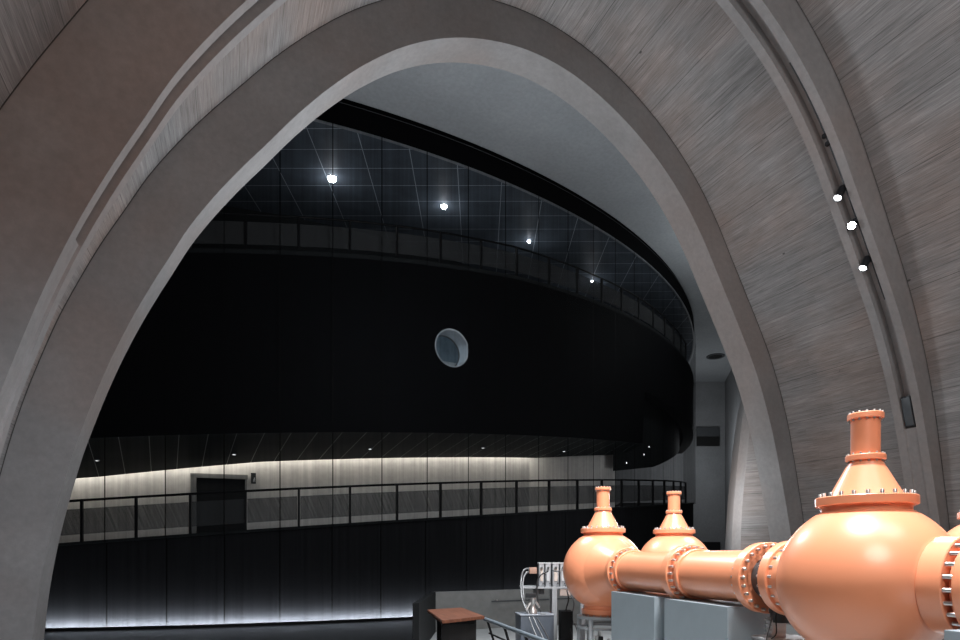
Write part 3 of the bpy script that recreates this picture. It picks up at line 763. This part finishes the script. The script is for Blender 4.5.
# acrylic pump box and tray below the valve
def posed(name, x, d, z, label, cat, group=None, rz=0.0):
    r = empty(name, W(x, d, z)); r.rotation_euler = (0, 0, -YAW + rz); tag(r, label, cat, group); return r
cv = C3 + PV*.93
def px_d(u, d): return (u-480)/F*d
root = posed('instrument_table', px_d(782, 5.7), 5.7, .012, 'small white-topped table under the valve in front of the near cabinet', 'table')
ztb = 1.85 - (637-HOR)/F*5.7 - .012
bm = bmesh.new(); add_box(bm, (0, 0, ztb-.012), (.42, .34, .024), None, .004); bm_obj('table_top', bm, M['white'], root)
for sx in (-1, 1):
    for sy in (-1, 1):
        bm = bmesh.new(); add_box(bm, (sx*.19, sy*.15, (ztb-.024)/2), (.035, .035, ztb-.024)); bm_obj('leg', bm, M['alu'], root)
root = posed('pump_block', px_d(776, 5.7), 5.7, .012 + ztb, 'pale block with a ribbed side standing on the white table under the valve', 'pump')
bm = bmesh.new(); add_box(bm, (0, 0, .09), (.13, .12, .18), None, .006); bm_obj('body', bm, plain('pale_casting', (.6, .62, .63), .5), root, 30)
for k in range(4):
    bm = bmesh.new(); add_box(bm, (-.075, 0, .03 + k*.042), (.02, .11, .014)); bm_obj('rib', bm, M['white'], root)
zt_ = .012 + ztb
for i, pts in enumerate(([(-.02, .0, .38), (-.06, -.02, .2), (-.1, -.06, .06), (-.2, -.1, .02)], [(.1, 0, .36), (.13, -.03, .2), (.17, -.05, .1), (.19, -.1, .02)], [(-.03, .02, .3), (-.1, 0, .16), (-.19, -.04, .015), (-.3, -.05, -.3)], [(-.06, .0, .24), (-.14, -.03, .12), (-.22, -.06, .0), (-.26, -.08, -.3)])):
    bm = bmesh.new(); b0 = W(px_d(779, 5.6), 5.6, zt_)
    add_tube(bm, spline([b0 + Vector(p) for p in pts], 8), .006 if i < 2 else .004, 6)
    o = bm_obj('cable', bm, M['cable'] if i < 2 else M['hose'], None, 60)
    tag(o, ['black cable dropping left of the valve to the white table', 'black cable dropping right of the valve beside the foreground vessel', 'thin bright hose sloping left from the pump block', 'second bright hose sloping left, lower than its neighbour'][i], 'cable', 'cables under the valve')

# ================================================================ EQUIPMENT FRAME beside the far vessel
DR = 10.6
zpl = EYE - (587-HOR)/F*DR                 # platform height
def RX(u, d=DR): return (u-480)/F*d
x0, x1 = RX(521.5), RX(580)
root = posed('equipment_rack', (x0+x1)/2, DR+.3, .012, 'tall aluminium frame with a flat top shelf left of the small far vessel', 'frame')
def loc(x, d): return (x - (x0+x1)/2, d - (DR+.3))
zp = zpl - .012
bm = bmesh.new(); add_box(bm, (0, 0, zp-.015), (x1-x0, .62, .03), None, .004); bm_obj('top_shelf', bm, M['alu'], root)
for u, d in ((554.5, DR+.03), (590, DR+.03), (556, DR+.57), (588, DR+.57)):
    x, y = loc(RX(u), d); bm = bmesh.new()
    add_box(bm, (x, y, (zp-.03)/2), (.085, .085, zp-.03), None, .004)
    for sx in (-.02, .02): add_box(bm, (x+sx, y-.043, (zp-.03)/2), (.012, .006, zp-.04))
    bm_obj('post', bm, M['alu'], root)
bm = bmesh.new(); xa, _ = loc(RX(560), 0); xb, _ = loc(RX(590), 0); add_box(bm, ((xa+xb)/2, -.27, zp-.09), (xb-xa, .06, .12), None, .004); bm_obj('cross_beam', bm, plain('brown_beam', (.33, .27, .24), .5), root)
bm = bmesh.new(); add_box(bm, ((xa+xb)/2, -.27, .33), (xb-xa, .06, .07), None, .004); bm_obj('lower_rail', bm, M['alu'], root)
bm = bmesh.new(); x, _ = loc(RX(542), 0); add_cyl(bm, (x, -.2, zp-.03), (x, -.2, zp-.13), .05, seg=20); add_box(bm, (x-.09, -.2, zp-.09), (.1, .1, .12)); bm_obj('motor', bm, M['dark_steel'], root)
# valve blocks on the shelf
BL = [538.3+0.0, 545.5, 552.2, 559.6, 565.6]
labels = ['leftmost', 'second', 'third', 'fourth', 'rightmost']
for i, (u, w) in enumerate(((541, 5.0), (547.5, 5.2), (555, 6.2), (562, 5.2), (568.5, 5.0))):
    z0 = zpl; d = DR + .22
    r = posed('valve_block', RX(u, d), d, z0, f'upright silver valve block on the frame shelf, {labels[i]} of the row of five', 'valve', 'valve blocks on the frame shelf')
    ww = w/F*d; h = 22.5/F*d
    bm = bmesh.new(); add_box(bm, (0, 0, h/2), (ww, .22, h), None, .006); bm_obj('body', bm, M['alu'], r, 30)
    bm = bmesh.new(); add_box(bm, (0, 0, h+.012), (ww*1.2, .24, .024), None, .004); bm_obj('cap', bm, M['white'], r)
    bm = bmesh.new(); add_box(bm, (0, -.115, h*.55), (ww*.55, .012, h*.6), None, .002); bm_obj('face_plate', bm, M['white'] if i % 2 else plain('beige_plate', (.5, .43, .38), .5), r)
    bm = bmesh.new(); add_cyl(bm, (0, -.115, h*.83), (0, -.15, h*.83), ww*.22, seg=12); bm_obj('fitting', bm, M['dark_steel'], r)
    bm = bmesh.new(); add_cyl(bm, (ww*.3, -.115, h*.15), (ww*.3, -.14, h*.15), ww*.13, seg=12); bm_obj('fitting', bm, M['dark_steel'], r)
d = DR + .2
r = posed('hose_connector', RX(533, d), d, EYE - (570.5-HOR)/F*d, 'copper-coloured hose connector sticking out left of the valve blocks', 'connector')
bm = bmesh.new(); add_box(bm, (0, 0, 0), (.13, .08, .11), None, .008); bm_obj('body', bm, M['copper'], r, 30)
for dz in (-.03, .03):
    bm = bmesh.new(); add_cyl(bm, (-.065, 0, dz), (-.12, 0, dz), .016, seg=12); bm_obj('nozzle', bm, M['steel'], r)
def hose(pts, rad, mat, label, cat='hose', group='hoses on the equipment frame'):
    bm = bmesh.new(); add_tube(bm, spline([W(RX(u, d), d, EYE - (v-HOR)/F*d) for u, v, d in pts], 8), rad, 8)
    o = bm_obj('hose', bm, mat, None, 60); tag(o, label, cat, group); return o
hose([(529.5, 568.5, 10.8), (524, 570, 10.75), (521.3, 578, 10.7), (521, 588, 10.6), (522, 598, 10.5), (525, 607, 10.4), (527.5, 613, 10.35)], .017, M['hose'], 'braided hose curving from the upper nozzle of the copper connector down past the shelf edge')
hose([(529.5, 572, 10.8), (525.5, 574, 10.7), (523, 582, 10.62), (523.5, 596, 10.5), (526, 606, 10.42), (529, 615, 10.3)], .015, M['hose'], 'braided hose from the lower nozzle of the copper connector, inside its twin')
hose([(548, 571, 10.6), (541, 575, 10.52), (537.5, 581, 10.5), (537, 592, 10.48), (538.5, 604, 10.44), (541, 612, 10.4)], .014, M['cable'], 'dark hose looping from the second valve block down in front of the shelf')
hose([(552, 570, 10.6), (557, 571.5, 10.5), (562, 570, 10.6)], .012, M['hose'], 'short silver hose bridging the middle valve blocks')
hose([(529, 617, 10.1), (533, 628, 10.0), (538, 640, 9.9), (541, 652, 9.8)], .012, M['hose'], 'bright hose slanting down the front of the slate box, left of three')
hose([(533, 617, 10.1), (538, 628, 10.0), (544, 640, 9.9), (547, 652, 9.8)], .011, M['hose'], 'bright hose slanting down the front of the slate box, middle of three')
hose([(537, 618, 10.1), (543, 628, 10.0), (549, 640, 9.9), (552, 652, 9.8)], .01, M['cable'], 'dark hose slanting down the front of the slate box, right of three')
hose([(567, 590, 10.5), (568.5, 600, 10.45), (566, 612, 10.4), (570, 626, 10.4), (572, 640, 10.3)], .012, M['cable'], 'black hose hanging behind the frame post beside the small vessel')
hose([(571, 594, 10.6), (574, 604, 10.55), (572, 618, 10.5), (577, 630, 10.4), (578, 645, 10.4)], .011, M['hose'], 'grey hose hanging just left of the small vessel foot')
# slate box and pump on it
r = posed('control_box', RX(535.5, 10.4), 10.4, .012, 'slate-blue metal box below the frame shelf', 'box', None, .12)
zb_ = EYE - (615.5-HOR)/F*10.15 - .012
bm = bmesh.new(); add_box(bm, (.0, .1, zb_/2+.02), (.56, .5, zb_-.04), None, .008); bm_obj('body', bm, M['cabdark'], r, 30)
bm = bmesh.new(); add_box(bm, (.0, .1, zb_-.004), (.58, .52, .02), None, .005); bm_obj('lid', bm, plain('slate_lid', (.2, .22, .25), .4), r, 30)
bm = bmesh.new(); add_box(bm, (0, .1, .02), (.56, .44, .04)); bm_obj('plinth', bm, M['plastic'], r)
bm = bmesh.new(); add_box(bm, (.1, -.14, zb_+.02), (.1, .03, .02)); bm_obj('catch', bm, M['alu'], r)
r = posed('vacuum_pump', RX(533, 10.4), 10.4, zb_ + .018, 'small chromed pump with a black cap standing on the slate box', 'pump')
bm = bmesh.new(); lathe(bm, [(0, 0), (.075, 0), (.07, .06), (.04, .1), (.035, .18), (.06, .22), (.055, .27), (0, .27)], 24); bm_obj('body', bm, M['steel'], r, 40)
bm = bmesh.new(); add_cyl(bm, (-.03, 0, .2), (-.12, -.03, .06), .022, seg=14); add_cyl(bm, (.03, 0, .22), (.11, .02, .1), .02, seg=14); bm_obj('elbow', bm, M['steel'], r, 40)
bm = bmesh.new(); add_box(bm, (-.04, 0, .31), (.17, .09, .075), None, .008); bm_obj('cap', bm, M['plastic'], r, 40)
r = posed('control_box', RX(566, 10.5), 10.55, .012, 'dark box with one open side between the frame post and the small vessel', 'box')
bm = bmesh.new(); add_box(bm, (0, 0, .55), (.2, .34, .72), None, .006); bm_obj('body', bm, M['paneldark'], r, 30)
for sx in (-1, 1):
    bm = bmesh.new(); add_box(bm, (sx*.07, 0, .095), (.04, .3, .19)); bm_obj('leg', bm, M['plastic'], r)
# instruments under the small vessel
for i, (dx, dy, h) in enumerate(((-.12, -.1, .62), (.1, .05, .55), (-.02, .16, .66))):
    p = C1 + Vector((dx, dy)); r = posed('vacuum_gauge', p.x, p.y, .012, ['slim steel gauge column inside the stand of the small vessel, at its left', 'slim steel gauge column inside the stand of the small vessel, at its right', 'slim steel gauge column inside the stand of the small vessel, at its back'][i], 'gauge', 'gauges inside the small stand')
    bm = bmesh.new(); add_cyl(bm, (0, 0, 0), (0, 0, h), .028, seg=16); add_cyl(bm, (0, 0, h*.6), (0, 0, h*.66), .05, seg=16); bm_obj('column', bm, M['steel'], r, 40)
    bm = bmesh.new(); add_box(bm, (0, -.03, h*.8), (.09, .06, .1), None, .006); bm_obj('head', bm, M['plastic'], r, 40)

# ================================================================ PARTITION, LECTERN, BARRIER
pa_, pb_, pc_ = W(-1.25, 11.5), W(-1.19, 15.07), W(9.5, 21.0)
HP = .975
quad('wall_partition', pc_, pb_, .0, HP, M['panel'], 'low warm-grey partition behind the exhibit', 'partition', .12)
quad('wall_partition.001', pb_, pa_, .0, HP, M['paneldark'], 'dark end leg of the low partition coming towards the lectern', 'partition', .12)
r = empty('partition_rail', pb_); tag(r, 'thin recessed rail along the low grey partition', 'rail')
dv = (pc_-pb_).normalized(); nv = Vector((dv.y, -dv.x, 0))
if nv.dot(Vector((0, 0, 0)) - pb_) < 0: nv = -nv
bm = bmesh.new(); add_tube(bm, [dv*1.6 + nv*.19 + Vector((0, 0, .70)), dv*4.2 + nv*.19 + Vector((0, 0, .70))], .018, 8); bm_obj('bar', bm, M['dark_steel'], r, 60)
for s_ in (1.75, 2.9, 4.05):
    bm = bmesh.new(); add_cyl(bm, dv*s_ + nv*.11 + Vector((0, 0, .73)), dv*s_ + nv*.2 + Vector((0, 0, .73)), .022, seg=12); bm_obj('stud', bm, M['steel'], r, 40)
bm = bmesh.new()
# lectern with sloping timber top
q = [W(-.84, 9.83), W(-.30, 10.25), W(.065, 8.78), W(-.50, 8.17)]
cen = sum(q, Vector())/4
r = empty('lectern', Vector((cen.x, cen.y, .012))); tag(r, 'lectern with a brown timber top and black perforated leg at the lower centre', 'lectern')
bm = bmesh.new()
zt_ = [1.0, 1.0, 1.0, 1.0]
vs = []
for dz in (-.045, 0):
    for p, zz in zip(q, zt_): vs.append(bm.verts.new(Vector((p.x-cen.x, p.y-cen.y, zz - .012 + dz))))
for f in ((3, 2, 1, 0), (4, 5, 6, 7), (0, 1, 5, 4), (1, 2, 6, 5), (2, 3, 7, 6), (3, 0, 4, 7)): bm.faces.new([vs[i] for i in f])
bmesh.ops.recalc_face_normals(bm, faces=bm.faces)
bmesh.ops.bevel(bm, geom=list(bm.edges), offset=.006, segments=2, affect='EDGES')
bm_obj('timber_top', bm, M['wood'], r, 30)
axl = (q[3]-q[0]).normalized(); axw = Vector((-axl.y, axl.x, 0)); axw = axw if axw.dot(q[1]-q[0]) > 0 else -axw
ml = Matrix(((*axw, 0), (*axl, 0), (0, 0, 1, 0), (0, 0, 0, 1))).transposed()
def perf():
    m, nt, out = newmat('perforated_black_sheet')
    b = N(nt, 'ShaderNodeBsdfPrincipled', Roughness=.5); b.inputs['Base Color'].default_value = (.007, .007, .008, 1)
    tc = N(nt, 'ShaderNodeTexCoord'); mp = N(nt, 'ShaderNodeMapping'); mp.inputs['Scale'].default_value = (28, 28, 28); L(nt, tc.outputs['Object'], mp.inputs[0])
    v = N(nt, 'ShaderNodeTexVoronoi', Scale=1.0); v.inputs['Randomness'].default_value = 0.0; L(nt, mp.outputs[0], v.inputs['Vector'])
    h = math_(nt, 'LESS_THAN', v.outputs['Distance'], .28)
    L(nt, mixc(nt, h, (.003, .003, .0035), (.012, .012, .013)), b.inputs['Base Color']); L(nt, b.outputs[0], out.inputs[0]); return m
bm = bmesh.new(); add_box(bm, (.02, .35, .47), (.50, .06, .94), ml, .004); bm_obj('perforated_leg', bm, perf(), r, 30)
bm = bmesh.new(); add_box(bm, (.02, -.45, .47), (.42, .06, .94), ml, .004); bm_obj('rear_leg', bm, M['rail'], r, 30)
bm = bmesh.new(); add_box(bm, (.0, -.05, .90), (.46, 1.0, .07), ml, .004); bm_obj('under_frame', bm, M['rail'], r, 30)
# barrier running from the lectern towards the viewer
ba, bb = W(.07, 8.86, .95), W(1.2, 4.55, .95)
r = empty('barrier', Vector((ba.x, ba.y, .012))); tag(r, 'dark barrier with a grey tube handrail running forward from the lectern', 'railing')
o_ = Vector((ba.x, ba.y, .012)); dvb = (bb-ba).normalized(); out = Vector((dvb.y, -dvb.x, 0))
side = out if out.dot(W(-1, 0)) < 0 else -out
bm = bmesh.new(); add_tube(bm, [ba-o_, bb-o_], .028, 12); bm_obj('handrail', bm, plain('dull_grey_tube', (.10, .125, .145), .45), r, 60)
ln = (bb-ba).length
for k in range(6):
    s_ = .12 + k*.82; p = ba - o_ + dvb*s_
    foot = p + side*.30; foot.z = 0
    bm = bmesh.new(); dd_ = (foot-p); mz = dd_.to_track_quat('Z', 'Y').to_matrix().to_4x4()
    add_box(bm, (0, 0, dd_.length/2), (.055, .02, dd_.length), Matrix.Translation(p) @ mz); bm_obj('post', bm, M['rail'], r)
for j, fz in enumerate((.22, .45, .68)):
    bm = bmesh.new(); sh = side*.30*fz + Vector((0, 0, -.938*fz)); add_tube(bm, [ba-o_+sh, bb-o_+sh], .013, 8); bm_obj('rail_bar', bm, M['rail'], r, 60)

# ================================================================ TRACK, SPOTLIGHTS AND SPEAKER ON THE GROOVED RIB
def rib(th, off, y): return vp(th, off, y)
def th_px(u, v, y=8.6):
    t = (u-480)/F; X = y*(t*cs + sn)/(cs - t*sn); D = X*sn + y*cs; z = (HOR-v)/F*D
    return math.degrees(math.atan2(X-CX, z))
ta, tb = th_px(790, 62), th_px(884, 300)
root = empty('lighting_track', rib(ta, GD-.02, 8.58)); tag(root, 'thin black lighting track in the groove of the right-hand rib', 'track')
o_ = root.location.copy()
bm = bmesh.new(); pts = [rib(ta + (tb-ta)*i/40, GD-.02, 8.585) - o_ for i in range(41)]
add_tube(bm, pts, .03, 6); bm_obj('rail', bm, M['plastic'], root, 60)
for tt in (th_px(826, 134), th_px(829, 142)):
    bm = bmesh.new(); p = rib(tt, GD-.06, 8.585) - o_; add_box(bm, p, (.07, .1, .07)); bm_obj('adapter', bm, M['plastic'], root)
KEYAIM = W(2.4, 7.5, 1.6)
for (u, v), hot, lb in (((842, 192), 0, 'upper of three spotlights hanging in the groove of the right rib, lens turned down left'), ((853, 226), 1, 'dazzling middle spotlight of three on the right rib, facing the viewer'), ((864, 266), 0, 'lower of three spotlights hanging in the groove of the right rib, lens turned down left')):
    tt = th_px(u+2, v-4); base = rib(tt, GD-.05, 8.585); a = R_(tt)
    inward = Vector((-math.sin(a), 0, -math.cos(a)))
    root = empty('spotlight', base); tag(root, lb, 'spotlight', 'spotlights on the right rib')
    bm = bmesh.new(); add_cyl(bm, (0, 0, 0), inward*.18, .022, seg=10); add_box(bm, (0, 0, 0), (.09, .12, .09)); bm_obj('arm', bm, M['plastic'], root, 40)
    c0 = inward*.20
    aim = (Vector((0.2, .4, EYE)) - base).normalized() if hot else W(-.55, -.2, -1.0).normalized()
    m = Matrix.Translation(c0) @ aim.to_track_quat('Z', 'Y').to_matrix().to_4x4() @ Matrix.Scale(.85, 4)
    bm = bmesh.new(); lathe(bm, [(0, -.16), (.07, -.16), (.085, -.13), (.085, .10), (.10, .13), (.10, .17), (.088, .17), (.085, .12)], 28, m); bm_obj('head', bm, M['plastic'], root, 40)
    bm = bmesh.new(); lathe(bm, [(0, .150), (.080, .150)], 28, m); bm_obj('lens', bm, M['lens_hot'] if hot else M['lens'], root)
    ld = bpy.data.lights.new('rib_spot', 'SPOT'); ld.energy = 420; ld.spot_size = R_(75); ld.spot_blend = .6; ld.shadow_soft_size = .09; ld.color = (.95, .97, 1)
    lo_ = bpy.data.objects.new('rib_spot', ld); COL.objects.link(lo_); lo_.location = base + c0 + aim*.2
    tgt = W(2.6, 7.0, 1.2) if not hot else W(1.5, 5, 1.0)
    lo_.rotation_euler = (tgt - lo_.location).to_track_quat('-Z', 'Y').to_euler()
# loudspeaker in the groove
t0, t1 = th_px(902.5, 398), th_px(909, 427); tm = (t0+t1)/2; p0, p1 = rib(t0, .1, 8.6), rib(t1, .1, 8.6); cc = (p0+p1)/2
root = empty('loudspeaker', cc); tag(root, 'slim black loudspeaker set in the groove near the foot of the right rib', 'loudspeaker')
zd = (p0-p1).normalized(); yd = Vector((0, 1, 0)); xd = yd.cross(zd)
m = Matrix(((*xd, 0), (*yd, 0), (*zd, 0), (0, 0, 0, 1))).transposed(); hh = (p0-p1).length
bm = bmesh.new(); add_box(bm, (0, 0, 0), (.16, .2, hh), m, .008); bm_obj('cabinet', bm, M['plastic'], root, 30)
sgn = -1 if (m @ Vector((1, 0, 0))).dot(Vector((CX, 8.6, 3)) - cc) < 0 else 1
bm = bmesh.new(); add_box(bm, (sgn*.083, 0, 0), (.012, .17, hh*.92), m, .003); bm_obj('grille', bm, M['dark_steel'], root, 30)

# ================================================================ LIGHT
def spot(loc_, tgt, e, size, soft, col=(1, 1, 1), blend=.5, name='key_fill_spot'):
    ld = bpy.data.lights.new(name, 'SPOT'); ld.energy = e; ld.spot_size = R_(size); ld.spot_blend = blend; ld.shadow_soft_size = soft; ld.color = col
    o = bpy.data.objects.new(name, ld); COL.objects.link(o); o.location = loc_
    o.rotation_euler = (Vector(tgt) - Vector(loc_)).to_track_quat('-Z', 'Y').to_euler(); return o
def point(loc_, e, soft, col=(1, 1, 1), name='fill_lamp'):
    ld = bpy.data.lights.new(name, 'POINT'); ld.energy = e; ld.shadow_soft_size = soft; ld.color = col
    o = bpy.data.objects.new(name, ld); COL.objects.link(o); o.location = loc_; return o
spot(W(2.1, 4.3, 11.0), W(2.6, 7.0, 1.4), 9800, 60, .5, (.98, .98, 1))
spot(W(5.6, 6.6, 9.6), W(3.0, 8.5, 1.4), 1500, 60, .25, (.98, .98, 1))
spot(W(1.2, -1.5, 7.0), W(2.6, 6.5, 1.6), 1300, 50, 1.8, (1, .97, .94))  # front fill added for the vessel necks and pipe, no fixture
spot(W(-.6, 3.0, 1.0), W(-7.0, 9.3, 1.7), 1500, 75, .8, (.84, .91, 1), 1.0)
spot(W(.2, 1.0, 5.5), W(-4.0, 3.6, 10.5), 170, 100, .6, (1, .74, .62), 1.0)  # added warm fill for the upper left, source unseen
spot(W(-.8, 1.0, 4.0), W(-4.25, 5.8, 6.7), 230, 46, .5, (1, .56, .40), .8)  # unseen lamp added to tint the upper left boards warm
spot(W(.5, .5, 7.5), W(7.9, 12.3, 8.0), 420, 58, .6, (.94, .96, 1), .8)  # added fill for the right rib side, no fixture
spot(W(8.0, .7, 7.0), W(8.3, 12.0, 8.3), 1250, 78, .6, (.93, .96, 1), .8)  # unseen lamp added to brighten the right rib and arch faces
point(W(4.6, 2.2, 8.5), 540, 1.5, (.98, .97, 1))  # general fill added for the vault, no fixture
point(W(.6, 9.6, 6.0), 260, 2.8, (.86, .93, 1))  # soft unseen fill added in front of the end arch
point(W(-.6, 12.9, 7.5), 800, .8, (.86, .93, 1))  # added under the arch to lift its soffit, no fixture
# unseen fill lamps added to light the hall behind the arch
point(W(14.8, 41, 8.5), 330, .8, (.9, .95, 1))
point(W(11.0, 24, 12.2), 420, .8, (.88, .95, 1))
point(W(5.5, 15.8, 10.4), 260, .8, (.9, .95, 1))
point(W(6.2, 18.6, 3.6), 330, .5, (.92, .96, 1))
point(dp(60, RD-3.4, 3.2), 16, .3, (.85, .9, 1))  # unseen fill added inside the drum for the folded curtain
p = mroom @ Vector((1.5, -1.8, 1.5)); point(p, 120, .2, (.85, .95, 1))  # unseen lamp added to light the room behind the round window
w = bpy.data.worlds.new('World'); S.world = w; w.use_nodes = True
w.node_tree.nodes['Background'].inputs[0].default_value = (1, .84, .77, 1); w.node_tree.nodes['Background'].inputs[1].default_value = .18

# ================================================================ CAMERA
cd = bpy.data.cameras.new('Camera'); cam = bpy.data.objects.new('Camera', cd); COL.objects.link(cam); S.camera = cam
cam.location = (0, 0, EYE); cam.rotation_euler = (PI/2, 0, -YAW)
cd.sensor_width = 36; cd.lens = F/960*36; cd.shift_y = (HOR-320)/960; cd.clip_start = .05; cd.clip_end = 200
S.view_settings.view_transform = 'Standard'; S.view_settings.look = 'None'; S.view_settings.gamma = 1; S.view_settings.use_curve_mapping = False
S.view_settings.exposure = 0.0
